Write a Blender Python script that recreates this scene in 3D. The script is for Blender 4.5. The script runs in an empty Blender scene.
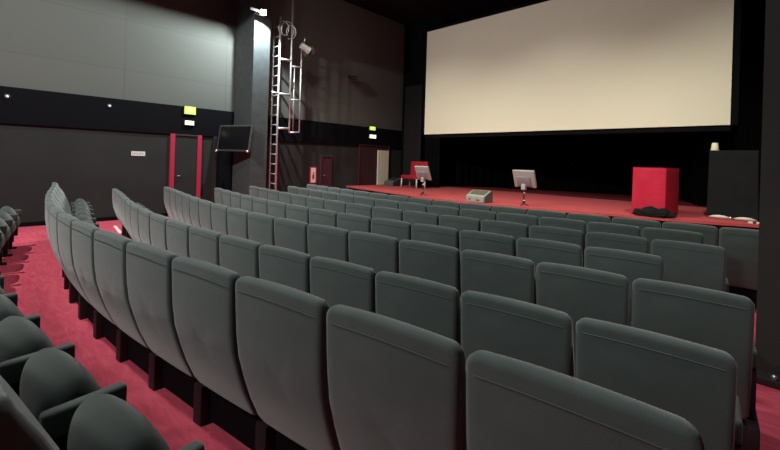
import bpy, bmesh, math, random
from mathutils import Vector, Matrix
random.seed(4)
sc = bpy.context.scene
C = sc.collection
PI = math.pi

# ------------------------------------------------------------------ materials
def mat(name, col, rough=.8, metal=0., noise=None, bump=None, emit=None, estr=0., sheen=0., spec=.5, alpha_col=None):
    """col base colour; noise=(scale, second colour, detail); bump=(scale, strength)."""
    m = bpy.data.materials.new(name); m.use_nodes = True
    nt = m.node_tree; b = nt.nodes['Principled BSDF']
    b.inputs['Base Color'].default_value = (*col, 1)
    b.inputs['Roughness'].default_value = rough
    b.inputs['Metallic'].default_value = metal
    b.inputs['Specular IOR Level'].default_value = spec
    if sheen:
        b.inputs['Sheen Weight'].default_value = sheen
        b.inputs['Sheen Roughness'].default_value = .45
    tc = nt.nodes.new('ShaderNodeTexCoord')
    if noise:
        n = nt.nodes.new('ShaderNodeTexNoise'); n.inputs['Scale'].default_value = noise[0]
        n.inputs['Detail'].default_value = noise[2] if len(noise) > 2 else 4
        r = nt.nodes.new('ShaderNodeValToRGB')
        r.color_ramp.elements[0].position = .35; r.color_ramp.elements[1].position = .68
        r.color_ramp.elements[0].color = (*col, 1); r.color_ramp.elements[1].color = (*noise[1], 1)
        nt.links.new(tc.outputs['Object'], n.inputs['Vector'])
        nt.links.new(n.outputs['Fac'], r.inputs['Fac'])
        nt.links.new(r.outputs['Color'], b.inputs['Base Color'])
    if bump:
        n2 = nt.nodes.new('ShaderNodeTexNoise'); n2.inputs['Scale'].default_value = bump[0]; n2.inputs['Detail'].default_value = 3
        bp = nt.nodes.new('ShaderNodeBump'); bp.inputs['Strength'].default_value = bump[1]; bp.inputs['Distance'].default_value = .01
        nt.links.new(tc.outputs['Object'], n2.inputs['Vector'])
        nt.links.new(n2.outputs['Fac'], bp.inputs['Height']); nt.links.new(bp.outputs['Normal'], b.inputs['Normal'])
    if emit:
        b.inputs['Emission Color'].default_value = (*emit, 1); b.inputs['Emission Strength'].default_value = estr
    return m

M = {}
M['fabric'] = mat('seat_fabric', (.070, .093, .088), .95, noise=(9, (.082, .107, .101), 6), bump=(420, .25), sheen=.5, spec=.15)
M['fabric_pad'] = mat('armrest_fabric', (.070, .084, .079), .95, bump=(420, .25), sheen=.25, spec=.15)
M['cushion'] = mat('cushion_fabric', (.046, .058, .054), .95, noise=(9, (.054, .067, .062), 6), bump=(420, .25), sheen=.25, spec=.15)
M['piping'] = mat('piping_fabric', (.092, .106, .102), .9, spec=.2)
M['panel'] = mat('seat_panel', (.020, .014, .016), .6, spec=.35)
M['wall_low'] = mat('lower_wall_cloth', (.032, .034, .033), .95, noise=(1.2, (.037, .039, .038), 3), bump=(180, .15), spec=.1)
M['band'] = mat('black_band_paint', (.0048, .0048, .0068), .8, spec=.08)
M['black'] = mat('black_paint', (.012, .012, .013), .85, spec=.15)
M['curtain'] = mat('black_velvet', (.0055, .0055, .0065), .98, bump=(30, .2), spec=.05)
M['legcurtain'] = mat('grey_black_velvet', (.02, .02, .021), .98, bump=(30, .2), spec=.05)
M['column'] = mat('grey_column_paint', (.064, .075, .075), .8, noise=(6, (.080, .092, .092), 6), spec=.2)
M['steel'] = mat('galvanised_steel', (.80, .81, .80), .42, .6, noise=(14, (.62, .63, .63), 3))
M['screen'] = mat('screen_cloth', (.79, .765, .61), .9, noise=(.6, (.81, .785, .63), 3), spec=.1)
M['redpaint'] = mat('red_frame_paint', (.43, .03, .062), .5)
M['maroon'] = mat('maroon_paint', (.055, .011, .018), .6)
M['maroon_dark'] = mat('dark_maroon_paint', (.045, .014, .02), .7)
M['beige'] = mat('beige_door_paint', (.80, .80, .62), .6)
M['plate'] = mat('sign_plate', (.75, .75, .66), .5)
M['ink'] = mat('dark_ink', (.05, .05, .05), .7)
M['green'] = mat('green_lit_sign', (.3, .6, .1), .5, emit=(.56, .86, .10), estr=1.1)
M['greenwhite'] = mat('lit_pictogram', (.8, .9, .6), .5, emit=(.75, 1, .45), estr=1.1)
M['lampwhite'] = mat('lit_lens', (.9, .9, .7), .5, emit=(1, 1, .62), estr=1.6)
M['flood'] = mat('lit_flood_lens', (1, .95, .8), .5, emit=(1, .90, .68), estr=40)
M['led'] = mat('small_led', (.9, .9, 1), .5, emit=(.8, .85, 1), estr=.55)
M['housing'] = mat('black_housing', (.025, .025, .027), .5)
M['tvscreen'] = mat('dark_glass', (.006, .006, .008), .25, spec=.3)
M['tvframe'] = mat('grey_monitor_frame', (.06, .06, .06), .4)
M['chrome'] = mat('chrome', (.75, .75, .74), .25, .9)
M['tvback'] = mat('light_grey_plastic', (.36, .37, .355), .5, noise=(30, (.40, .41, .39), 3))
M['tvback_dark'] = mat('mid_grey_plastic', (.25, .25, .25), .5)
M['wedge'] = mat('grey_speaker_paint', (.29, .30, .275), .6, noise=(25, (.34, .35, .32), 4))
M['wedge_side'] = mat('dark_grey_speaker_paint', (.12, .125, .12), .65)
M['grille'] = mat('olive_grille_cloth', (.105, .10, .065), .8, bump=(200, .5))
M['redcloth'] = mat('red_drape_cloth', (.50, .024, .055), .9, noise=(5, (.56, .032, .068), 5), bump=(10, .5), spec=.1)
M['redchair'] = mat('red_chair_vinyl', (.40, .015, .035), .55)
M['white'] = mat('white_paint', (.72, .70, .66), .5)
M['cream'] = mat('cream_paper', (.85, .79, .58), .7)
M['blackcloth'] = mat('black_drape_cloth', (.012, .014, .015), .95, noise=(4, (.015, .017, .018), 4), bump=(14, .3), spec=.1)
M['bundle'] = mat('black_bundle_cloth', (.012, .016, .015), 1, bump=(40, .8), spec=.1)
M['tape'] = mat('white_tape', (.8, .76, .72), .6)
M['pinksign'] = mat('pale_pink_sign', (.95, .72, .68), .5)
M['redsign'] = mat('red_sign', (.42, .02, .03), .5)
M['pier'] = mat('dark_pier_cloth', (.036, .034, .032), .9, noise=(3, (.04, .038, .035), 3), spec=.1)
M['cable'] = mat('black_cable', (.02, .02, .02), .5)

def carpet(name, a, b_):
    m = mat(name, a, 1, spec=.05)
    nt = m.node_tree; bs = nt.nodes['Principled BSDF']
    tc = [n for n in nt.nodes if n.type == 'TEX_COORD'][0]
    mp = nt.nodes.new('ShaderNodeMapping'); mp.inputs['Scale'].default_value = (1.0, 4.5, 1)
    n = nt.nodes.new('ShaderNodeTexNoise'); n.inputs['Scale'].default_value = 4.5; n.inputs['Detail'].default_value = 8; n.inputs['Roughness'].default_value = .65
    n.inputs['Distortion'].default_value = .6
    r = nt.nodes.new('ShaderNodeValToRGB')
    r.color_ramp.elements[0].position = .30; r.color_ramp.elements[1].position = .72
    r.color_ramp.elements[0].color = (*a, 1); r.color_ramp.elements[1].color = (*b_, 1)
    f = nt.nodes.new('ShaderNodeTexNoise'); f.inputs['Scale'].default_value = 160
    bp = nt.nodes.new('ShaderNodeBump'); bp.inputs['Strength'].default_value = .5; bp.inputs['Distance'].default_value = .01
    nt.links.new(tc.outputs['Object'], mp.inputs['Vector']); nt.links.new(mp.outputs['Vector'], n.inputs['Vector'])
    nt.links.new(n.outputs['Fac'], r.inputs['Fac']); nt.links.new(r.outputs['Color'], bs.inputs['Base Color'])
    nt.links.new(tc.outputs['Object'], f.inputs['Vector']); nt.links.new(f.outputs['Fac'], bp.inputs['Height'])
    nt.links.new(bp.outputs['Normal'], bs.inputs['Normal'])
    return m
M['carpet'] = carpet('red_carpet', (.52, .066, .105), (.70, .118, .172))
M['stagecarpet'] = carpet('red_stage_carpet', (.47, .085, .095), (.55, .105, .115))

def wall_upper_mat():
    m = mat('grey_acoustic_wall', (.112, .118, .108), .9, spec=.15)
    nt = m.node_tree; bs = nt.nodes['Principled BSDF']
    tc = [n for n in nt.nodes if n.type == 'TEX_COORD'][0]
    sp = nt.nodes.new('ShaderNodeSeparateXYZ'); cb = nt.nodes.new('ShaderNodeCombineXYZ')
    br = nt.nodes.new('ShaderNodeTexBrick'); br.offset = 0
    br.inputs['Scale'].default_value = 1; br.inputs['Brick Width'].default_value = 2.45; br.inputs['Row Height'].default_value = 1.2
    br.inputs['Mortar Size'].default_value = .006
    br.inputs['Color1'].default_value = (.112, .118, .108, 1); br.inputs['Color2'].default_value = (.118, .124, .114, 1)
    br.inputs['Mortar'].default_value = (.085, .085, .08, 1)
    nt.links.new(tc.outputs['Object'], sp.inputs['Vector'])
    nt.links.new(sp.outputs['Y'], cb.inputs['X']); nt.links.new(sp.outputs['Z'], cb.inputs['Y'])
    nt.links.new(cb.outputs['Vector'], br.inputs['Vector']); nt.links.new(br.outputs['Color'], bs.inputs['Base Color'])
    return m
M['wall_up'] = wall_upper_mat()

# ------------------------------------------------------------------ mesh helpers
def add_box(bm, x0, x1, y0, y1, z0, z1, bev=0., seg=2, mtx=None):
    r = bmesh.ops.create_cube(bm, size=1)
    vs = r['verts']
    for v in vs:
        v.co = Vector((x0 + (v.co.x + .5) * (x1 - x0), y0 + (v.co.y + .5) * (y1 - y0), z0 + (v.co.z + .5) * (z1 - z0)))
    if bev:
        es = {e for v in vs for e in v.link_edges}
        rb = bmesh.ops.bevel(bm, geom=list(es), offset=bev, segments=seg, profile=.6, affect='EDGES')
        vs = list({v for f in rb['faces'] for v in f.verts} | {v for v in vs if v.is_valid})
    if mtx is not None:
        bmesh.ops.transform(bm, matrix=mtx, verts=[v for v in vs if v.is_valid])
    return vs

def add_tube(bm, pts, r, n=8, cap=True):
    pts = [Vector(p) for p in pts]
    rings = []
    for i, p in enumerate(pts):
        d = (pts[min(i + 1, len(pts) - 1)] - pts[max(i - 1, 0)]).normalized()
        up = Vector((0, 0, 1)) if abs(d.z) < .95 else Vector((1, 0, 0))
        a = d.cross(up).normalized(); b = d.cross(a).normalized()
        rr = r[i] if isinstance(r, (list, tuple)) else r
        rings.append([bm.verts.new(p + rr * (math.cos(t) * a + math.sin(t) * b)) for t in [2 * PI * k / n for k in range(n)]])
    for A, B in zip(rings, rings[1:]):
        for k in range(n):
            bm.faces.new((A[k], A[(k + 1) % n], B[(k + 1) % n], B[k]))
    if cap:
        bm.faces.new(rings[0]); bm.faces.new(rings[-1])

def add_loft(bm, loops, cap=True):
    rings = [[bm.verts.new(p) for p in L] for L in loops]
    n = len(rings[0])
    for A, B in zip(rings, rings[1:]):
        for k in range(n):
            bm.faces.new((A[k], A[(k + 1) % n], B[(k + 1) % n], B[k]))
    if cap:
        for R in (rings[0], rings[-1]):
            c = bm.verts.new(sum((v.co for v in R), Vector()) / n)
            for k in range(n):
                bm.faces.new((R[k], R[(k + 1) % n], c))

def add_prism(bm, poly, z0, z1):
    a = [bm.verts.new((x, y, z0)) for x, y in poly]; b = [bm.verts.new((x, y, z1)) for x, y in poly]
    n = len(poly)
    for k in range(n):
        bm.faces.new((a[k], a[(k + 1) % n], b[(k + 1) % n], b[k]))
    bm.faces.new(a); bm.faces.new(b)

def add_lathe(bm, prof, n=20, c=(0, 0, 0)):
    add_loft(bm, [[Vector((c[0] + r * math.cos(t), c[1] + r * math.sin(t), c[2] + z)) for t in [2 * PI * k / n for k in range(n)]] for r, z in prof])

def mesh(name, bm, m, smooth=False, angle=None):
    bmesh.ops.recalc_face_normals(bm, faces=bm.faces)
    me = bpy.data.meshes.new(name); bm.to_mesh(me); bm.free()
    me.materials.append(m)
    if smooth:
        me.polygons.foreach_set('use_smooth', [True] * len(me.polygons))
        if angle is not None:
            me.set_sharp_from_angle(angle=math.radians(angle))
    return me

def obj(name, me, parent=None, loc=(0, 0, 0), rotz=0):
    o = bpy.data.objects.new(name, me); C.objects.link(o)
    o.location = loc; o.rotation_euler = (0, 0, rotz)
    if parent is not None: o.parent = parent
    return o

def tag(o, label, cat, group=None):
    o['label'] = label; o['category'] = cat
    if group: o['group'] = group
    return o

def thing(name, label, cat, loc=(0, 0, 0), rotz=0, group=None):
    return tag(obj(name, None, None, loc, rotz), label, cat, group)

def struct(name, bm, m, parent=None, smooth=False):
    o = obj(name, mesh(name, bm, m, smooth), parent)
    if parent is None: o['kind'] = 'structure'
    return o

def B(): return bmesh.new()
def boxpart(name, m, parent, dims, bev=0., mtx=None, smooth=False):
    bm = B(); add_box(bm, *dims, bev=bev, mtx=mtx)
    return obj(name, mesh(name, bm, m, smooth, 40 if smooth else None), parent)

# ------------------------------------------------------------------ camera (1.6 m above the floor at the right end of the seat rows)
YAW, ROLL, FPX, HY = .768, .0304, 400.86, 161.3
cam = bpy.data.objects.new('camera', bpy.data.cameras.new('camera')); C.objects.link(cam)
rt = Vector((math.cos(YAW), math.sin(YAW), 0)); fw = Vector((-math.sin(YAW), math.cos(YAW), 0)); up = Vector((0, 0, 1))
r2 = rt * math.cos(ROLL) + up * math.sin(ROLL); u2 = up * math.cos(ROLL) - rt * math.sin(ROLL)
cam.matrix_world = Matrix(((r2.x, u2.x, -fw.x, 0), (r2.y, u2.y, -fw.y, 0), (r2.z, u2.z, -fw.z, 1.6), (0, 0, 0, 1)))
cam.data.sensor_fit = 'HORIZONTAL'; cam.data.sensor_width = 36; cam.data.lens = 36 * FPX / 780
cam.data.shift_y = -(225 - HY) / 780; cam.data.clip_start = .05
sc.camera = cam

# ------------------------------------------------------------------ the room
XL, XR, YB, YF, ZC = -11.3, .95, -5.0, 17.2, 7.3
bm = B(); add_box(bm, XL - .2, XR + .2, YB - .2, YF + .2, -.2, 0); struct('floor', bm, M['carpet'])
bm = B(); add_box(bm, XL - .2, XR + .2, YB - .2, YF + .2, ZC, ZC + .2); struct('ceiling', bm, M['black'])
bm = B()
add_box(bm, XL - .2, XL, YB, YF, 0, 2.5)
w = struct('wall_left', bm, M['wall_low'])
bm = B(); add_box(bm, XL - .2, XL, YB, YF, 2.5, ZC); o = struct('wall_left_upper', bm, M['wall_up'])
bm = B(); add_box(bm, -9.0, -8.8, YB, 4.9, 5.69, ZC); struct('unseen_light_blocker', bm, M['black'])  # added beam out of view, only cuts the house light on the upper wall
bm = B(); add_box(bm, XL, XL + .05, YB, 12.4, 2.13, 2.88, .004, 1); struct('trim_1', bm, M['band'])
bm = B(); add_box(bm, XR, XR + .2, YB, YF, 0, ZC); struct('wall_right', bm, M['pier'])
bm = B(); add_box(bm, XL - .2, XR + .2, YF, YF + .2, 0, ZC); struct('wall_front', bm, M['black'])
bm = B(); add_box(bm, XL - .2, XR + .2, YB - .2, YB, 0, ZC); struct('wall_back', bm, M['wall_low'])
bm = B(); add_box(bm, XL, XL + .02, YB, 3.5, 0, .09, .004, 1); struct('baseboard_left', bm, M['band'])

# row curve (same bow for every row)
def bow(t): return .0396 * t * t + .0004 * t ** 3 - .0008 * t ** 4
XC = -4.762
TS = [-7 + .005 * i for i in range(2801)]
SS = [0.]
for i in range(2800):
    SS.append(SS[-1] + math.hypot(.005, bow(TS[i + 1]) - bow(TS[i])))
s0 = SS[1400]; SS = [s - s0 for s in SS]
def at_arc(a):
    lo, hi = 0, 2800
    while hi - lo > 1:
        m_ = (lo + hi) // 2
        if SS[m_] < a: lo = m_
        else: hi = m_
    t = TS[lo] + (a - SS[lo]) / (SS[hi] - SS[lo]) * .005
    return t, math.atan((bow(t + .01) - bow(t - .01)) / .02)

# low riser under the two rear rows, its front edge following the curve
ZP = .08
poly = [(-10.0, YB), (XR, YB)] + [(XC + t, .543 + .60 + bow(t)) for t in [x * .25 for x in range(20, -21, -1)]] + [(-10.0, .543 + .60 + bow(-5.0))]
bm = B(); add_prism(bm, poly, 0, ZP); o = struct('floor_riser', bm, M['carpet'])

# right-hand pier that closes the row ends off from the wing of the stage
t = struct('wall_right_pier', (lambda b: (add_box(b, -.095, XR, 4.40, 4.95, 0, ZC), b)[1])(B()), M['pier'])

# ------------------------------------------------------------------ cinema seats
W = .56
ZR = [.95, .80, .66, .50, .38, .24]
def lerp_tab(z, tab):
    tab = sorted(tab)
    if z <= tab[0][0]: return tab[0][1]
    for (a, va), (b, vb) in zip(tab, tab[1:]):
        if z <= b:
            k = (z - a) / (b - a); k = k * k * (3 - 2 * k) * .35 + k * .65
            return va + (vb - va) * k
    return tab[-1][1]
REAR = [(.24, .135), (.32, .095), (.45, .035), (.60, -.008), (.75, -.028), (.95, -.032)]
FRONT = [(.24, .19), (.35, .215), (.50, .21), (.66, .165), (.80, .105), (.90, .046), (.95, .034)]
def outline(inset, scale=1., w_=.276, z0=.24, z1=.95, rt_=.04, rb_=.05):
    pts = []
    for cx, cz, r, a0 in ((w_ - rt_, z1 - rt_, rt_, 0), (-(w_ - rt_), z1 - rt_, rt_, PI / 2), (-(w_ - rb_), z0 + rb_, rb_, PI), (w_ - rb_, z0 + rb_, rb_, 1.5 * PI)):
        rr = max(r - inset, .006)
        for k in range(6):
            a = a0 + PI / 2 * k / 5
            pts.append((cx + (rr) * math.cos(a) if r > inset else cx + .006 * math.cos(a), cz + rr * math.sin(a)))
        # intermediate points along the long edges
        nx = {0: (-(w_ - rt_), z1 - rt_, rt_, PI / 2), 1: (-(w_ - rb_), z0 + rb_, rb_, PI), 2: (w_ - rb_, z0 + rb_, rb_, 1.5 * PI), 3: (w_ - rt_, z1 - rt_, rt_, 0)}[round(a0 / (PI / 2)) % 4]
        r2_ = max(nx[2] - inset, .006)
        q = (nx[0] + r2_ * math.cos(nx[3]), nx[1] + r2_ * math.sin(nx[3])); p = pts[-1]
        for k in range(1, 6):
            pts.append((p[0] + (q[0] - p[0]) * k / 6, p[1] + (q[1] - p[1]) * k / 6))
    zc = .58
    return [(x * scale, zc + (z - zc) * scale) for x, z in pts]
def crown(x, z): return z + .010 * (1 - (x / .272) ** 2) * max(0, (z - .6) / .35)
def back_mesh():
    loops = []
    for sc_, ins, tau in ((.2, .020, 0), (.45, .020, 0), (.7, .020, 0), (.88, .020, 0), (.97, .020, 0), (1, .020, .01), (1, .010, .05), (1, .003, .14), (1, 0, .28), (1, 0, .62), (1, .005, .8), (1, .014, .94), (1, .028, 1), (.88, .030, 1.02), (.7, .034, 1.05), (.45, .034, 1.07), (.2, .034, 1.08)):
        L = []
        for x, z in outline(ins, sc_):
            a, b = lerp_tab(z, REAR), lerp_tab(z, FRONT)
            bulge = -.005 * (1 - (x / .272) ** 2)          # the back shell is slightly rounded across
            L.append(Vector((x * (1 - .045 * tau), a + (b - a) * tau + bulge * (1 - tau), crown(x, z))))
        loops.append(L)
    bm = B(); add_loft(bm, loops); return mesh('backrest', bm, M['fabric'], True)
def piping_mesh():
    bm = B()
    pts = []
    for k in range(17):
        x = -.266 + .532 * k / 16
        z = .892
        y = lerp_tab(z, REAR) - .005 * (1 - (x / .272) ** 2) + .002
        if abs(x) > .262: y += .01
        pts.append((x, y - .0022, crown(x, z)))
    add_tube(bm, pts, .0026, 6)
    return mesh('piping', bm, M['piping'], True)
def smooth_closed(P, n=3):
    out = []
    N = len(P)
    for i in range(N):
        p0, p1, p2, p3 = P[i - 1], P[i], P[(i + 1) % N], P[(i + 2) % N]
        for k in range(n):
            t = k / n
            out.append(tuple(.5 * (2 * b + (c - a) * t + (2 * a - 5 * b + 4 * c - d) * t * t + (-a + 3 * b - 3 * c + d) * t ** 3) for a, b, c, d in zip(p0, p1, p2, p3)))
    return out
def cushion_mesh():
    prof = smooth_closed([(.275, .36), (.262, .46), (.262, .58), (.285, .665), (.335, .70), (.39, .675), (.44, .61), (.485, .52), (.50, .44), (.47, .37), (.40, .335), (.33, .335)])
    cy, cz = .375, .50
    loops = []
    for x, s, dz in ((-.224, .50, -.05), (-.221, .64, -.036), (-.205, .78, -.022), (-.175, .87, -.012), (-.12, .95, -.004), (-.05, .99, 0), (.05, .99, 0), (.12, .95, -.004), (.175, .87, -.012), (.205, .78, -.022), (.221, .64, -.036), (.224, .50, -.05)):
        loops.append([Vector((x, cy + (y - cy) * s, cz + dz - .012 + (z - cz) * s)) for y, z in prof])
    bm = B(); add_loft(bm, loops); return mesh('seat_cushion', bm, M['cushion'], True)
def armrest_mesh():
    bm = B(); add_box(bm, -.028, .028, .228, .495, .50, .600, .020, 4); return mesh('armrest', bm, M['fabric_pad'], True, 50)
def panel_mesh():
    bm = B(); add_box(bm, -.040, .040, .145, .40, 0, .215, .006, 2); add_box(bm, -.026, .026, 0.232, .46, .20, .495, .006, 2)
    add_box(bm, -.03, .03, .16, .45, 0, .03, .006, 2)
    return mesh('side_panel', bm, M['panel'], True, 30)
def under_seat_shade_mesh():
    bm = B(); add_box(bm, -.224, .224, .19, .212, .02, .232, .003, 1); return mesh('under_seat_shade', bm, M['band'])  # black sheet standing in for the shade beneath the seat
ME = dict(under_seat_shade=under_seat_shade_mesh(), backrest=back_mesh(), piping=piping_mesh(), seat_cushion=cushion_mesh(), armrest=armrest_mesh(), side_panel=panel_mesh())
def dress(r, end):
    b = obj('backrest', ME['backrest'], r); obj('piping', ME['piping'], b)
    obj('seat_cushion', ME['seat_cushion'], r); obj('under_seat_shade', ME['under_seat_shade'], r)
    for sx in ((-1,) if not end else (-1, 1)):
        o = obj('armrest', ME['armrest'], r, (sx * W / 2, 0, 0)); o = obj('side_panel', ME['side_panel'], r, (sx * W / 2, 0, 0))
def dup(src, loc, rotz, label, scale):
    r = src.copy(); C.objects.link(r); r.location = loc; r.rotation_euler = (0, 0, rotz); r['label'] = label; r.scale = (1, 1, scale)
    for ch in src.children:
        c = ch.copy(); C.objects.link(c); c.parent = r
        for g in ch.children:
            d = g.copy(); C.objects.link(d); d.parent = c
    return r
ORD = ['', 'first', 'second', 'third', 'fourth', 'fifth', 'sixth', 'seventh', 'eighth', 'ninth', 'tenth', 'eleventh', 'twelfth', 'thirteenth', 'fourteenth', 'fifteenth', 'sixteenth']
# row: y of the top edge at the middle, arc of the right end, seats, floor height, height scale, row wording
ROWS = [
    (.543, 4.709, 16, ZP, 1.034, 'of the nearest row'),
    (1.411, 4.716, 16, 0, .982, 'of the second nearest row'),
    (2.283, 4.737, 16, 0, .997, 'of the third nearest row'),
    (3.122, 4.209, 14, 0, .995, 'of the fourth nearest row'),
    (3.983, 4.509, 15, 0, .995, 'of the third row from the stage'),
    (4.824, 4.266, 14, 0, .995, 'of the second row from the stage'),
    (5.650, 4.871, 16, 0, .99, 'of the front row below the stage'),
]
G = 'rows of grey cinema seats'
plain = thing('cinema_chair', '', 'seat', group=G); dress(plain, False)
ended = thing('cinema_chair', '', 'seat', group=G); dress(ended, True)
used = set()
def put(end, loc, rz, label, scale):
    src = ended if end else plain
    if src.name not in used:
        used.add(src.name); src.location = loc; src.rotation_euler = (0, 0, rz); src['label'] = label; src.scale = (1, 1, scale)
    else:
        dup(src, loc, rz, label, scale)
for y0, ph, n, zf, zs, words in ROWS:
    for k in range(n):
        t, th = at_arc(ph - (k + .5) * W)
        if k == 0: lab = 'grey cinema seat at the right end ' + words
        elif k == n - 1: lab = 'grey cinema seat at the far left end ' + words
        elif k < n - n // 2: lab = 'grey cinema seat, %s from the right end %s' % (ORD[k + 1], words)
        else: lab = 'grey cinema seat, %s from the left end %s' % (ORD[n - k], words)
        put(k == 0, (XC + t, y0 + bow(t), zf), th, lab, zs)
# the row seen from its front, left of the aisle
y0, ph = -.345, 0
a_first = None
# its armrest nearest to the picture's bottom edge stands at X = -1.24
tgt = -1.24 - XC
lo, hi = -6., 6.
for _ in range(50):
    m_ = (lo + hi) / 2
    if at_arc(m_)[0] < tgt: lo = m_
    else: hi = m_
ph = lo
for k in range(13):
    t, th = at_arc(ph - (k + .5) * W)
    lab = 'tipped-up grey seat left of the red aisle, ' + ('closest to the lower left corner' if k == 0 else 'at the far end of its row' if k == 12 else '%s from the near end of its row' % ORD[k + 1])
    put(k == 0, (XC + t, y0 + bow(t), ZP), th, lab, 1.)

# ------------------------------------------------------------------ stage
ZS = .66
front = [(-11.29, 9.43), (-10.8, 9.335), (-8.06, 8.81), (-6.6, 8.53), (-5.98, 8.445), (-5.3, 8.49), (-4.66, 8.586), (-3.566, 8.79), (-2.8, 9.0), (-2.2, 9.2), (-1.475, 9.30), (-.74, 9.55), (-.2, 9.8), (.9, 10.1)]
st = thing('stage', 'low curved stage with red carpet in front of the seat rows', 'stage', (-5, 12, 0))
sp = [(x + 5, y - 12) for x, y in front]
bm = B(); add_prism(bm, sp + [(5.9, 5.1), (-6.29, 5.1)], ZS - .05, ZS); obj('platform', mesh('platform', bm, M['stagecarpet']), st)
bm = B(); add_prism(bm, [(x, y + .04) for x, y in sp] + [(5.9, 5.1), (-6.29, 5.1)], 0, ZS - .051); obj('fascia', mesh('fascia', bm, M['black']), st)

def curtain(name, line, z0, z1, m, pitch=.18, amp=.045, label=None, cat='curtain'):
    # pleated sheet along a polyline
    pts = []
    for (x0, y0_), (x1, y1_) in zip(line, line[1:]):
        L = math.hypot(x1 - x0, y1_ - y0_); n = max(2, int(L / (pitch / 6)))
        for k in range(n): pts.append((x0 + (x1 - x0) * k / n, y0_ + (y1_ - y0_) * k / n, (x1 - x0) / L, (y1_ - y0_) / L))
    pts.append((*line[-1], pts[-1][2], pts[-1][3]))
    cx, cy = line[len(line) // 2]
    bm = B(); rows_ = []
    s = 0; prev = pts[0]; prof = []
    for x, y, dx, dy in pts:
        s += math.hypot(x - prev[0], y - prev[1]); prev = (x, y)
        d = amp * math.sin(2 * PI * s / pitch) + .3 * amp * math.sin(2 * PI * s / (pitch * 2.7))
        prof.append((x - dy * d - cx, y + dx * d - cy, -dy, dx))
    for off in (-.012, .012):
        for z in (z0, z1):
            rows_.append([bm.verts.new((x + nx * off, y + ny * off, z)) for x, y, nx, ny in prof])
    a, b, c, d = rows_
    for P_, Q_ in ((a, b), (c, d), (a, c), (b, d)):
        for k in range(len(P_) - 1): bm.faces.new((P_[k], P_[k + 1], Q_[k + 1], Q_[k]))
    for k in (0, -1): bm.faces.new((a[k], b[k], d[k], c[k]))
    o = obj(name, mesh(name, bm, m, True, 80), None, (cx, cy, 0))
    return tag(o, label, cat)
curtain('backdrop_curtain', [(-11.0, 12.75), (-9.85, 13.15), (-9.0, 14.0), (-8.2, 14.8), (-7.0, 15.3), (-5.6, 15.65), (-3.75, 16.2), (-2.6, 15.9), (-2.06, 15.35), (-1.7, 14.2), (-1.45, 13.4), (-.3, 13.1), (.8, 13.0)], ZS + .004, 7.25, M['curtain'], .3, .05, 'black velvet curtain hung behind the stage and screen')
curtain('side_curtain', [(-10.75, 11.9), (-9.9, 11.9)], ZS + .004, 4.6, M['legcurtain'], .2, .04, 'narrow dark grey curtain at the left wing beside the stage door')
curtain('masking_curtain', [(-11.2, 12.25), (-9.2, 12.25)], ZS + .004, 7.25, M['curtain'], .2, .04, 'black curtain hanging at the left of the screen')

# ------------------------------------------------------------------ screen
SY = 10.9
sx0, sx1, sz0, sz1 = -8.90, -.722, 2.575, 6.16
t = thing('cinema_screen', 'large cream projection screen hanging above the stage', 'screen', ((sx0 + sx1) / 2, SY, sz0))
hw, hh = (sx1 - sx0) / 2, sz1 - sz0
boxpart('screen_cloth', M['screen'], t, (-hw, hw, 0, .03, 0, hh))
bm = B()
add_box(bm, -hw - .12, hw + .12, .035, .1, -.12, -.002 + 0); add_box(bm, -hw - .12, hw + .12, .035, .1, hh + .002, hh + .12)
add_box(bm, -hw - .12, -hw - .002, .035, .1, -.12, hh + .12); add_box(bm, hw + .002, hw + .12, .035, .1, -.12, hh + .12)
obj('screen_frame', mesh('screen_frame', bm, M['curtain']), t)

# ------------------------------------------------------------------ left wall: doors, signs, lamps
def door(name, ya, yb, z0, z1, fm, lm, fw_=.09, handle=True):
    bm = B()
    add_box(bm, XL, XL + .07, ya, ya + fw_, z0, z1, .005, 1); add_box(bm, XL, XL + .07, yb - fw_, yb, z0, z1, .005, 1)
    f = struct(name, bm, fm)
    bm = B(); add_box(bm, XL, XL + .07, ya + fw_, yb - fw_, z1 - .04, z1, .005, 1); obj('door_head', mesh('door_head', bm, M['maroon_dark']), f)
    bm = B(); add_box(bm, XL, XL + .04, ya + fw_ + .005, yb - fw_ - .005, z0 + .01, z1 - .045, .004, 1); leaf = obj('door_leaf', mesh('door_leaf', bm, lm), f)
    if handle:
        bm = B(); add_tube(bm, [(XL + .04, ya + fw_ + .06, z0 + 1.05), (XL + .09, ya + fw_ + .06, z0 + 1.05), (XL + .09, ya + fw_ + .16, z0 + 1.05)], .01, 8)
        obj('door_handle', mesh('door_handle', bm, M['chrome'], True), leaf)
    return f
door('door_1', 3.49, 4.27, 0, 2.14, M['redpaint'], M['wall_low'], .11)
door('door_2', 8.24, 8.72, 0, 1.72, M['maroon'], M['maroon'], .05)
f = door('door_3', 9.97, 11.60, ZS, 2.20, M['maroon'], M['maroon_dark'], .07, False)
bm = B(); add_box(bm, XL + .045, XL + .10, 10.93, 11.52, ZS + .01, 2.02, .006, 2)
o = obj('door_leaf', mesh('door_leaf', bm, M['beige']), f); o['label'] = 'beige half of the door'
# dark recess between the first door and the pillar
bm = B(); add_box(bm, XL, XL + .12, 4.58, 4.66, 0, 2.13, .01, 2); struct('trim_2', bm, M['pier'])
bm = B(); add_box(bm, XL, XL + .05, 4.665, 5.15, 0, 2.13, .004, 1); struct('trim_3', bm, M['band'])

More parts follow.
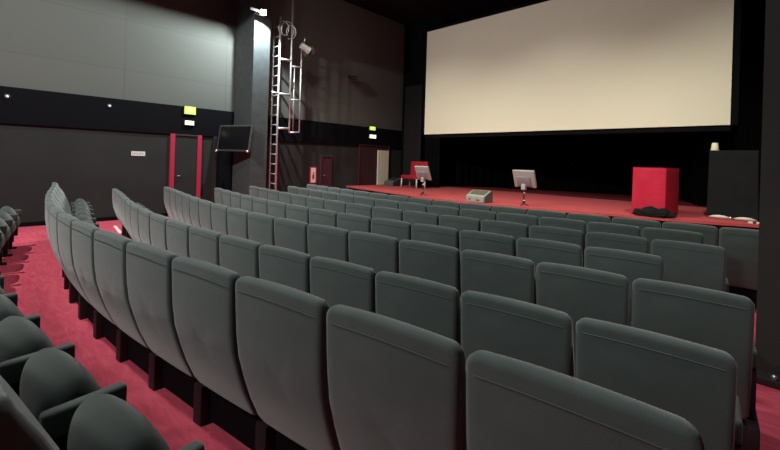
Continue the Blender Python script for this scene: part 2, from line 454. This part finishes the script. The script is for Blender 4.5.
def exit_sign(y0_, y1_, z0, z1, label):
    t = thing('exit_sign', label, 'exit sign', (XL + .05, (y0_ + y1_) / 2, z0), group='green exit signs on the left wall')
    h, w_ = z1 - z0, (y1_ - y0_) / 2
    boxpart('housing', M['housing'], t, (0, .05, -w_ - .015, w_ + .015, -.015, h + .015), .005)
    boxpart('sign_face', M['green'], t, (.05, .056, -w_, w_, 0, h), .002)
    bm = B()   # running figure and doorway
    k = h / .2
    def P(y, z): return Vector((.060, y * k, z * k))
    add_tube(bm, [P(-.02, .15), P(-.012, .163), P(0.002, .165)], .014 * k, 8)
    add_tube(bm, [P(-.008, .135), P(.004, .085)], .014 * k, 6)
    add_tube(bm, [P(.004, .085), P(-.03, .06), P(-.03, .025)], .009 * k, 6)
    add_tube(bm, [P(.004, .085), P(.03, .055), P(.055, .04)], .009 * k, 6)
    add_tube(bm, [P(-.008, .13), P(-.045, .115), P(-.05, .09)], .007 * k, 6)
    add_tube(bm, [P(-.008, .13), P(.03, .118), P(.04, .09)], .007 * k, 6)
    obj('pictogram', mesh('pictogram', bm, M['greenwhite'], True), t)
def em_light(y0_, y1_, z0, z1, label):
    t = thing('emergency_light', label, 'light', (XL + .05, (y0_ + y1_) / 2, z0), group='emergency lights under the exit signs')
    h, w_ = z1 - z0, (y1_ - y0_) / 2
    boxpart('mount_box', M['housing'], t, (0, .05, -w_ - .02, w_ + .02, -.02, h + .02), .006)
    boxpart('lens', M['lampwhite'], t, (.05, .07, -w_, w_, 0, h), .006)
exit_sign(3.79, 4.07, 2.685, 2.885, 'green lit exit sign above the red framed door')
em_light(3.81, 4.03, 2.40, 2.505, 'small white emergency light just above the red framed door')
exit_sign(10.43, 10.73, 2.775, 2.91, 'green lit exit sign above the stage door')
em_light(10.44, 10.76, 2.465, 2.595, 'yellowish emergency light just above the stage door')

t = thing('wall_sign', 'small white plate with dark lettering on the lower left wall', 'sign', (XL, 2.785, 1.60))
boxpart('plate', M['plate'], t, (0, .012, -.15, .15, -.055, .055), .003)
bm = B()
yy = -.125
for k, (w_, h_) in enumerate(((.018, .05), (.022, .05), (.02, .05), (.02, .05), (.024, .05), (.018, .05), (.022, .05))):   # unreadable strokes
    add_box(bm, .012, .0135, yy, yy + .006, -.025, .025); add_box(bm, .012, .0135, yy + .008, yy + w_, -.02 + (k % 3) * .016, -.013 + (k % 3) * .016)
    yy += .036
obj('lettering', mesh('lettering', bm, M['ink']), t)

t = thing('safety_sign', 'upright red and pale pink sign with a red symbol by the left wall', 'sign', (XL, 7.965, .80))
boxpart('board', M['redsign'], t, (0, .015, -.15, .15, -.03, .53), .004)
boxpart('pale_field', M['pinksign'], t, (.015, .019, -.10, .10, 0, .50), .002)
bm = B()   # fire extinguisher symbol
add_loft(bm, [[Vector((x_, .045 * math.cos(a) * s_, .20 + .10 * math.sin(a) * s_)) for a in [2 * PI * k / 16 for k in range(16)]] for x_, s_ in ((.019, 1), (.022, .95))])
add_box(bm, .019, .022, -.015, .015, .29, .345)
add_tube(bm, [(.021, 0, .335), (.021, .045, .345), (.021, .06, .29), (.021, .058, .24)], .006, 6)
obj('symbol', mesh('symbol', bm, M['redsign']), t)

def wall_led(y, z, label):
    t = thing('wall_lamp', label, 'light', (XL + .05, y, z), group='tiny marker lamps on the black band')
    bm = B(); add_loft(bm, [[Vector((x_, r * math.cos(a), r * math.sin(a))) for a in [2 * PI * k / 14 for k in range(14)]] for x_, r in ((0, .05), (.015, .05), (.02, .04))])
    obj('bezel', mesh('bezel', bm, M['housing'], True, 40), t)
    bm = B(); add_loft(bm, [[Vector((x_, r * math.cos(a), r * math.sin(a))) for a in [2 * PI * k / 12 for k in range(12)]] for x_, r in ((.02, .024), (.03, .018), (.034, .008))])
    obj('lens', mesh('lens', bm, M['led'], True), t)
wall_led(.43, 2.68, 'tiny white marker lamp on the black band near the left edge')
wall_led(2.16, 2.695, 'tiny white marker lamp on the black band, farther from the left edge')

t = thing('wall_spotlight', 'small grey spotlight high on the wall behind the ladder cage', 'light', (XL, 9.4, 4.58))
boxpart('arm', M['housing'], t, (0, .25, -.02, .02, -.02, .02), .004)
bm = B(); add_tube(bm, [(.2, -.16, 0), (.25, .12, -.01)], [.06, .075], 14); obj('lamp_body', mesh('lamp_body', bm, M['housing'], True, 40), t)
bm = B(); add_tube(bm, [(.251, .121, -.01), (.256, .16, -.011)], [.075, .08], 14); obj('lamp_ring', mesh('lamp_ring', bm, M['tvframe'], True, 40), t)

# ------------------------------------------------------------------ pillar, ladder with cage, monitor, floodlight
t = struct('wall_left_pillar', (lambda b: (add_box(b, XL, -10.2, 5.15, 5.63, 0, ZC, .01, 2), b)[1])(B()), M['column'])

lad = thing('caged_ladder', 'steel ladder with safety cage fixed beside the grey pillar', 'ladder', (-10.38, 5.93, 0))
LX, LY = -10.38, 5.93
def tube_part(name, pts, r, m=M['steel'], parent=lad, n=8, off=(LX, LY, 0)):
    bm = B(); add_tube(bm, [(p[0] - off[0], p[1] - off[1], p[2] - off[2]) for p in pts], r, n)
    return obj(name, mesh(name, bm, m, True), parent)
tube_part('rail', [(-10.55, 5.93, 0), (-10.55, 5.93, 5.6)], .022)
tube_part('rail', [(-10.2, 5.93, 0), (-10.2, 5.93, 5.6)], .03)
for k in range(19): tube_part('rung', [(-10.55, 5.93, .3 + .28 * k), (-10.2, 5.93, .3 + .28 * k)], .018)
tube_part('cage_bar', [(-10.2, 6.31, 2.34), (-10.2, 6.31, 7.28)], .026)
tube_part('cage_bar', [(-10.2, 6.65, 2.36), (-10.2, 6.65, 4.95)], .02)
tube_part('cage_bar', [(-10.5, 6.62, 2.36), (-10.5, 6.62, 4.4)], .016)
for z in (2.44, 3.42, 4.41): tube_part('cage_hoop', [(-10.2, 5.93, z), (-10.2, 6.31, z + .02)], .03)
for z in (2.345, 3.30, 4.27): tube_part('cage_hoop', [(-10.2, 6.31, z), (-10.2, 6.65, z + .03)], .02)
for z in (3.42,): tube_part('wall_tie', [(-10.2, 5.93, z), (-10.19, 5.72, z + .02)], .03)

# loop of cable at the ladder head
bm = B()
for q, (yo, r_) in enumerate(((6.0, .16), (6.12, .2), (6.22, .15))):
    add_tube(bm, [(-10.135 + .02 * math.sin(3 * a) + .02 * q - LX, yo + r_ * math.cos(a) - LY, 5.28 - .03 * q + r_ * 1.25 * math.sin(a)) for a in [PI * k / 12 for k in range(-6, 16)]], .012, 6)
o = obj('cable_coil', mesh('cable_coil', bm, M['steel'], True), None, (LX, LY, 0)); tag(o, 'loops of pale cable hung at the top of the steel ladder', 'cable')

fl = thing('floodlight', 'glaring warm white floodlight at the top of the grey pillar', 'light', (-9.93, 5.27, 5.47))
R = Matrix.Rotation(math.radians(-35), 4, 'Z') @ Matrix.Rotation(math.radians(18), 4, 'Y')
boxpart('housing', M['housing'], fl, (-.02, .10, -.09, .09, -.08, .08), .01, R)
boxpart('lens', M['flood'], fl, (.101, .112, -.07, .07, -.06, .06), .004, R)
bm = B(); add_tube(bm, [(-.275, -.10, .03), (-.06, -.11, .03), (-.03, -.09, .0)], .016, 8)
add_tube(bm, [(-.275, .12, .03), (-.06, .12, .03), (-.03, .09, .0)], .016, 8)
add_box(bm, -.28, -.262, -.14, .16, -.02, .08, .004, 1)
obj('bracket', mesh('bracket', bm, M['steel'], True), fl)
boxpart('light_flap', M['curtain'], fl, (.078, .085, -.42, -.10, -.074, .0), .002)  # added black flap, gives the lamp's light a straight upper edge on the wall

sl = thing('stage_spotlight', 'pale spotlight clamped to the outer bar of the ladder cage', 'light', (-10.04, 6.68, 4.80))
bm = B(); add_tube(bm, [(0, -.16, .10), (.02, .0, .02), (.04, .1, -.03)], [.09, .11, .12], 14); obj('lamp_body', mesh('lamp_body', bm, M['steel'], True, 40), sl)
bm = B(); add_box(bm, -.005, .005, -.22, .2, -.1, .1, .003, 1, Matrix.Translation((.03, .11, -.03)) @ Matrix.Rotation(.5, 4, 'X')); obj('light_flap', mesh('light_flap', bm, M['tvframe']), sl)
bm = B(); add_tube(bm, [(-.05, 0, .0), (-.118, .0, .17), (-.05, .0, .28), (-.04, 0, .36)], .018, 8); obj('clamp', mesh('clamp', bm, M['steel'], True), sl)

tv = thing('wall_monitor', 'dark monitor hung beside the grey pillar on the left wall', 'monitor', (-10.46, 4.76, 1.74), math.radians(22))
R = Matrix.Rotation(math.radians(-9), 4, 'X')
boxpart('frame', M['tvframe'], tv, (-.56, .56, 0, .06, 0, .72), .012, R)
boxpart('display', M['tvscreen'], tv, (-.515, .515, -.004, -.0005, .05, .68), .001, R)
for s in (-1, 1):
    bm = B(); add_lathe(bm, [(.012, 0), (.042, .01), (.045, .035), (.03, .06), (.008, .065)], 14, (s * .53, -.02, -.03)); obj('lower_knob', mesh('lower_knob', bm, M['chrome'], True), tv)
bm = B(); add_tube(bm, [(0, .1, .3), (-.1, .22, .4), (-.25, .34, .4)], .03, 8); obj('wall_arm', mesh('wall_arm', bm, M['housing'], True), tv)

# ------------------------------------------------------------------ things on the stage
# red chair
ch = thing('stage_chair', 'wide red chair with white legs at the left side of the stage', 'chair', (-9.46, 11.05, ZS + .001), math.radians(-7))
bm = B(); add_box(bm, -.43, .43, -.25, .22, .33, .46, .035, 3); obj('seat', mesh('seat', bm, M['redchair'], True, 50), ch)
bm = B(); add_box(bm, -.42, .43, .17, .27, .36, .98, .04, 3, Matrix.Rotation(-.06, 4, 'X')); obj('backrest', mesh('backrest', bm, M['redchair'], True, 50), ch)
for x, y in ((-.40, -.22), (.40, -.22), (-.40, .18), (.40, .18)):
    bm = B(); add_tube(bm, [(x * 1.02, y * 1.03, 0), (x, y, .34)], .026, 10); obj('leg', mesh('leg', bm, M['white'], True), ch)

def wedge_speaker(name, label, loc, rz, w_, d, h, body, side, grill):
    t = thing(name, label, 'speaker', loc, rz)
    bm = B()
    prof = [(-d / 2, 0), (-d / 2, h * .48), (-d * .30, h * .62), (d * .28, h), (d * .42, h), (d / 2, h * .86), (d / 2, 0)]
    a = [bm.verts.new((-w_ / 2, y, z)) for y, z in prof]; b = [bm.verts.new((w_ / 2, y, z)) for y, z in prof]
    n = len(prof)
    for k in range(n): bm.faces.new((a[k], a[(k + 1) % n], b[(k + 1) % n], b[k]))
    bm.faces.new(a); bm.faces.new(b)
    bmesh.ops.bevel(bm, geom=list(bm.edges), offset=.012, segments=2, affect='EDGES')
    obj('cabinet', mesh('cabinet', bm, body, True, 35), t)
    for s in (-1, 1):
        bm = B()
        q = [(y * .93, .012 + z * .94) for y, z in prof]
        a = [bm.verts.new((s * (w_ / 2), y, z)) for y, z in q]; b = [bm.verts.new((s * (w_ / 2 + .012), y, z)) for y, z in q]
        for k in range(n): bm.faces.new((a[k], a[(k + 1) % n], b[(k + 1) % n], b[k]))
        bm.faces.new(a); bm.faces.new(b)
        obj('side_cheek', mesh('side_cheek', bm, side), t)
    ang = math.atan2(h * .38, d * .58)
    bm = B(); add_box(bm, -w_ / 2 + .05, w_ / 2 - .05, .02, math.hypot(d * .58, h * .38) - .02, 0, .012, .004, 1, Matrix.Translation((0, -d * .30, h * .62)) @ Matrix.Rotation(ang, 4, 'X'))
    obj('grille', mesh('grille', bm, grill), t)
    return t
t = wedge_speaker('stage_speaker', 'light grey wedge speaker with olive grille at the front edge of the stage', (-5.31, 8.72, ZS), math.radians(-6), .55, .36, .285, M['wedge'], M['wedge_side'], M['grille'])
bm = B()
add_loft(bm, [[Vector((-.15 + .032 * math.cos(a), y_, .068 + .02 * math.sin(a))) for a in [2 * PI * k / 14 for k in range(14)]] for y_ in (-.186, -.179)])
add_box(bm, .05, .15, -.186, -.179, .05, .072)
obj('badge', mesh('badge', bm, M['grille']), t)
wedge_speaker('stage_speaker', 'dark grey wedge speaker at the stage door behind the red chair', (-10.74, 11.35, ZS), math.radians(-12), .62, .5, .30, M['wedge_side'], M['housing'], M['housing'])

def stand_monitor(label, loc, rz, w_, h, pole_h, tilt):
    t = thing('stand_monitor', label, 'monitor', loc, rz, group='grey monitors on stands along the stage edge')
    bm = B()
    for k in range(3):
        a = 2 * PI * k / 3 + .4
        add_tube(bm, [(0, 0, .07), (.11 * math.cos(a), .11 * math.sin(a), .012)], .011, 8)
    add_lathe(bm, [(.02, .05), (.03, .06), (.03, .1), (.018, .11)], 12)
    obj('tripod_base', mesh('tripod_base', bm, M['housing'], True, 40), t)
    bm = B(); add_tube(bm, [(0, 0, .05), (0, 0, pole_h)], .017, 10); obj('pole', mesh('pole', bm, M['housing'], True, 40), t)
    for z in (.11, pole_h * .62):
        bm = B(); add_lathe(bm, [(.012, 0), (.028, .008), (.028, .03), (.012, .038)], 12, (.02, -.015, z)); obj('pole_clamp', mesh('pole_clamp', bm, M['chrome'], True), t)
    boxpart('mount_block', M['tvback'], t, (-.05, .05, -.055, .05, pole_h - .08, pole_h + .06), .01, None, True)
    R = Matrix.Translation((.02, .05, pole_h - .02)) @ Matrix.Rotation(math.radians(tilt), 4, 'X')
    sh = obj('shell', mesh('shell', (lambda b: (add_box(b, -w_ / 2, w_ / 2, -.03, .03, 0, h, .014, 3, R), b)[1])(B()), M['tvback'], True, 40), t)
    bm = B(); add_box(bm, -w_ * .32, w_ * .30, -.062, -.028, h * .10, h * .66, .018, 2, R); obj('rear_cover', mesh('rear_cover', bm, M['tvback_dark'], True, 40), t)
    bm = B(); add_box(bm, -w_ * .34, w_ * .36, -.034, -.029, h * .02, h * .07, .001, 1, R); obj('socket_strip', mesh('socket_strip', bm, M['housing']), t)
    boxpart('display', M['tvscreen'], t, (-w_ / 2 + .02, w_ / 2 - .02, .0302, .033, .02, h - .02), .001, R)
stand_monitor('grey monitor on a stand in front of the red chair, seen from behind', (-7.17, 8.79, ZS), math.radians(4), .46, .42, .47, 26)
stand_monitor('grey monitor on a stand right of the grey wedge speaker, seen from behind', (-4.22, 8.88, ZS), math.radians(0), .52, .42, .455, 22)

# red draped box
bx = thing('draped_box', 'tall box draped in red cloth at the stage edge', 'lectern', (-1.825, 9.98, ZS), math.radians(-2))
def drape(w_, d, h, flare, fold, seed, n=160, lev=(0, .02, .15, .4, .7, .93, .985, 1.0)):
    rnd = random.Random(seed); ph_ = [rnd.uniform(0, 6.28) for _ in range(4)]
    per = []
    rc = .02
    for (cx, cy, a0) in ((w_ / 2 - rc, d / 2 - rc, 0), (-w_ / 2 + rc, d / 2 - rc, PI / 2), (-w_ / 2 + rc, -d / 2 + rc, PI), (w_ / 2 - rc, -d / 2 + rc, 1.5 * PI)):
        for k in range(4):
            a = a0 + PI / 2 * k / 3; per.append((cx + rc * math.cos(a), cy + rc * math.sin(a)))
        L = w_ - 2 * rc if a0 in (0, PI) else d - 2 * rc
        ex, ey = per[-1]
        dx, dy = (-math.sin(a0 + PI / 2 - PI / 2 + PI / 2 - PI / 2), 0) if False else {0: (-1, 0), 1: (0, -1), 2: (1, 0), 3: (0, 1)}[round(a0 / (PI / 2))]
        for k in range(1, 22): per.append((ex + dx * L * k / 22, ey + dy * L * k / 22))
    loops = []
    for f_ in lev:
        L = []
        for x, y in per:
            r_ = math.hypot(x, y); a = math.atan2(y, x)
            wv = math.sin(9 * a + ph_[0]) + .6 * math.sin(17 * a + ph_[1]) + .4 * math.sin(29 * a + ph_[2])
            k = 1 + flare * (1 - f_) ** 1.6 + fold * (1 - f_) * wv
            if f_ == 1.0: k *= .985
            L.append(Vector((x * k, y * k, h * f_)))
        loops.append(L)
    bm = B(); add_loft(bm, loops); return bm
obj('cloth', mesh('cloth', drape(.585, 1.15, .965, .012, .006, 3), M['redcloth'], True, 50), bx)
bm = B(); add_box(bm, -.294, .294, -.577, .577, .966, .975, .004, 1); obj('cloth_top', mesh('cloth_top', bm, M['redcloth']), bx)

# black cloth bundle lying before the red box
bm = B()
rnd = random.Random(8)
bmesh.ops.create_icosphere(bm, subdivisions=4, radius=1)
from mathutils import noise as mn
for v in bm.verts:
    n_ = mn.noise(v.co * 2.3) * .30 + mn.noise(v.co * 6) * .14
    v.co = Vector((v.co.x * .34 * (1 + n_), v.co.y * .06 * (1 + n_), max(-.07, v.co.z * .11 * (1 + n_ * 1.6)) + .07))
o = obj('cloth_bundle', mesh('cloth_bundle', bm, M['bundle'], True), None, (-1.73, 9.305, ZS), math.radians(5)); tag(o, 'crumpled black cloth bundle lying in front of the red draped box', 'cloth')

# black draped equipment stand with cup
bs_ = thing('draped_stand', 'tall equipment stand under black cloth at the right end of the stage', 'stand', (-.62, 10.62, ZS), math.radians(-2))
d_ = drape(.75, .5, 1.36, .07, .014, 5, lev=(.035, .06, .15, .4, .7, .93, .985, 1.0)); obj('cloth', mesh('cloth', d_, M['blackcloth'], True, 60), bs_)
for s, c in ((-1, -.17), (1, .21)):
    bm = B()
    add_tube(bm, [(c + s * .17 * k_, -.30 - .06 * math.sin(PI * (k_ + 1) / 2) , .022 + .022 * (1 - k_ * k_)) for k_ in [-1, -.7, -.4, 0, .4, .7, 1]], [.012, .022, .03, .034, .03, .022, .012], 10)
    o = obj('foot', mesh('foot', bm, M['white'], True), bs_)
bm = B(); bmesh.ops.create_uvsphere(bm, u_segments=14, v_segments=10, radius=.036, matrix=Matrix.Translation((.0, -.40, .037))); obj('castor', mesh('castor', bm, M['chrome'], True), bs_)
cup = thing('paper_cup', 'small cream paper cup upside down on the black draped stand', 'cup', (-.925, 10.52, ZS + 1.362))
bm = B(); add_lathe(bm, [(.066, 0), (.069, .004), (.062, .06), (.05, .15), (.047, .155)], 24); obj('cup_body', mesh('cup_body', bm, M['cream'], True, 50), cup)
bm = B(); add_lathe(bm, [(.066, .0), (.073, .003), (.073, .010), (.066, .012)], 24); obj('cup_rim', mesh('cup_rim', bm, M['cream'], True, 50), cup)
for x, y, l in ((-.33, 9.90, 'small pale plug lying on the stage edge below the black draped stand'), (-.215, 9.93, 'small pale plug on the stage edge touching the right pier')):
    t = thing('cable_plug', l, 'plug', (x, y, ZS))
    bm = B(); add_box(bm, -.035, .035, -.02, .02, 0, .04, .01, 2); obj('plug_body', mesh('plug_body', bm, M['white'], True, 40), t)
    bm = B(); add_tube(bm, [(.035, 0, .02), (.06, .03, .012), (.07, .1, .008), (.05, .2, .008)], .007, 6); obj('cord', mesh('cord', bm, M['cable'], True), t)

# floor marking and cable end
bm = B(); add_box(bm, -.5, .5, -.03, .03, 0, .004)
o = obj('floor_tape', mesh('floor_tape', bm, M['tape']), None, (-9.92, 2.11, 0), math.radians(-6)); tag(o, 'white tape strip on red carpet beyond the second nearest row', 'tape')
t = thing('floor_socket', 'dark floor box with a shiny cap at the foot of the right pier', 'socket', (.0, 4.22, 0))
boxpart('socket_box', M['housing'], t, (-.10, .14, -.07, .07, 0, .055), .008)
bm = B(); bmesh.ops.create_uvsphere(bm, u_segments=12, v_segments=8, radius=.022, matrix=Matrix.Translation((.02, -.03, .07))); obj('cap', mesh('cap', bm, M['chrome'], True), t)

# ------------------------------------------------------------------ light
w = bpy.data.worlds.new('world'); sc.world = w; w.use_nodes = True
w.node_tree.nodes['Background'].inputs['Color'].default_value = (.9, .95, 1, 1); w.node_tree.nodes['Background'].inputs['Strength'].default_value = 0.0
def light(name, kind, loc, tgt, power, col=(1, 1, 1), **kw):
    d = bpy.data.lights.new(name, kind); d.energy = power; d.color = col
    for k, v in kw.items(): setattr(d, k, v)
    o = bpy.data.objects.new(name, d); C.objects.link(o); o.location = loc
    if tgt is not None: o.rotation_euler = (Vector(tgt) - Vector(loc)).to_track_quat('-Z', 'Y').to_euler()
    return o
# house lights at the back of the hall
light('house_light_left', 'AREA', (-7.1, -1.3, 6.0), (-8.6, 3.6, 1.0), 350, (1, .99, .95), shape='DISK', size=.25)
light('house_light_rear', 'SPOT', (-3.0, -2.7, 4.3), (-2.3, 1.0, .7), 430, (1, .99, .96), spot_size=math.radians(92), spot_blend=.7, shadow_soft_size=.4)
light('house_light_front', 'AREA', (-4.6, 1.8, 7.1), (-4.8, 3.4, .8), 190, (1, .98, .95), shape='DISK', size=.7)
light('house_light_aisle', 'SPOT', (.4, 1.4, 7.1), (.15, 3.1, 0), 420, (1, .96, .92), spot_size=math.radians(34), spot_blend=.5, shadow_soft_size=.1)
# stage spots
for x in (-8.3, -4.2, -.2):
    light('stage_spot', 'SPOT', (x, 5.5, 7.05), (x * .92 - .4, 10.0, -1.0), 1060, (1, .965, .79), spot_size=math.radians(88), spot_blend=1, shadow_soft_size=.12)
# the glaring floodlight
light('floodlight_lamp', 'SPOT', (-9.74, 5.185, 5.42), (-10.10, 4.75, 4.50), 760, (.88, .99, 1), spot_size=math.radians(152), spot_blend=.3, shadow_soft_size=.022)

vs = sc.view_settings
vs.view_transform = 'Standard'; vs.look = 'None'; vs.exposure = 0; vs.gamma = 1; vs.use_curve_mapping = False
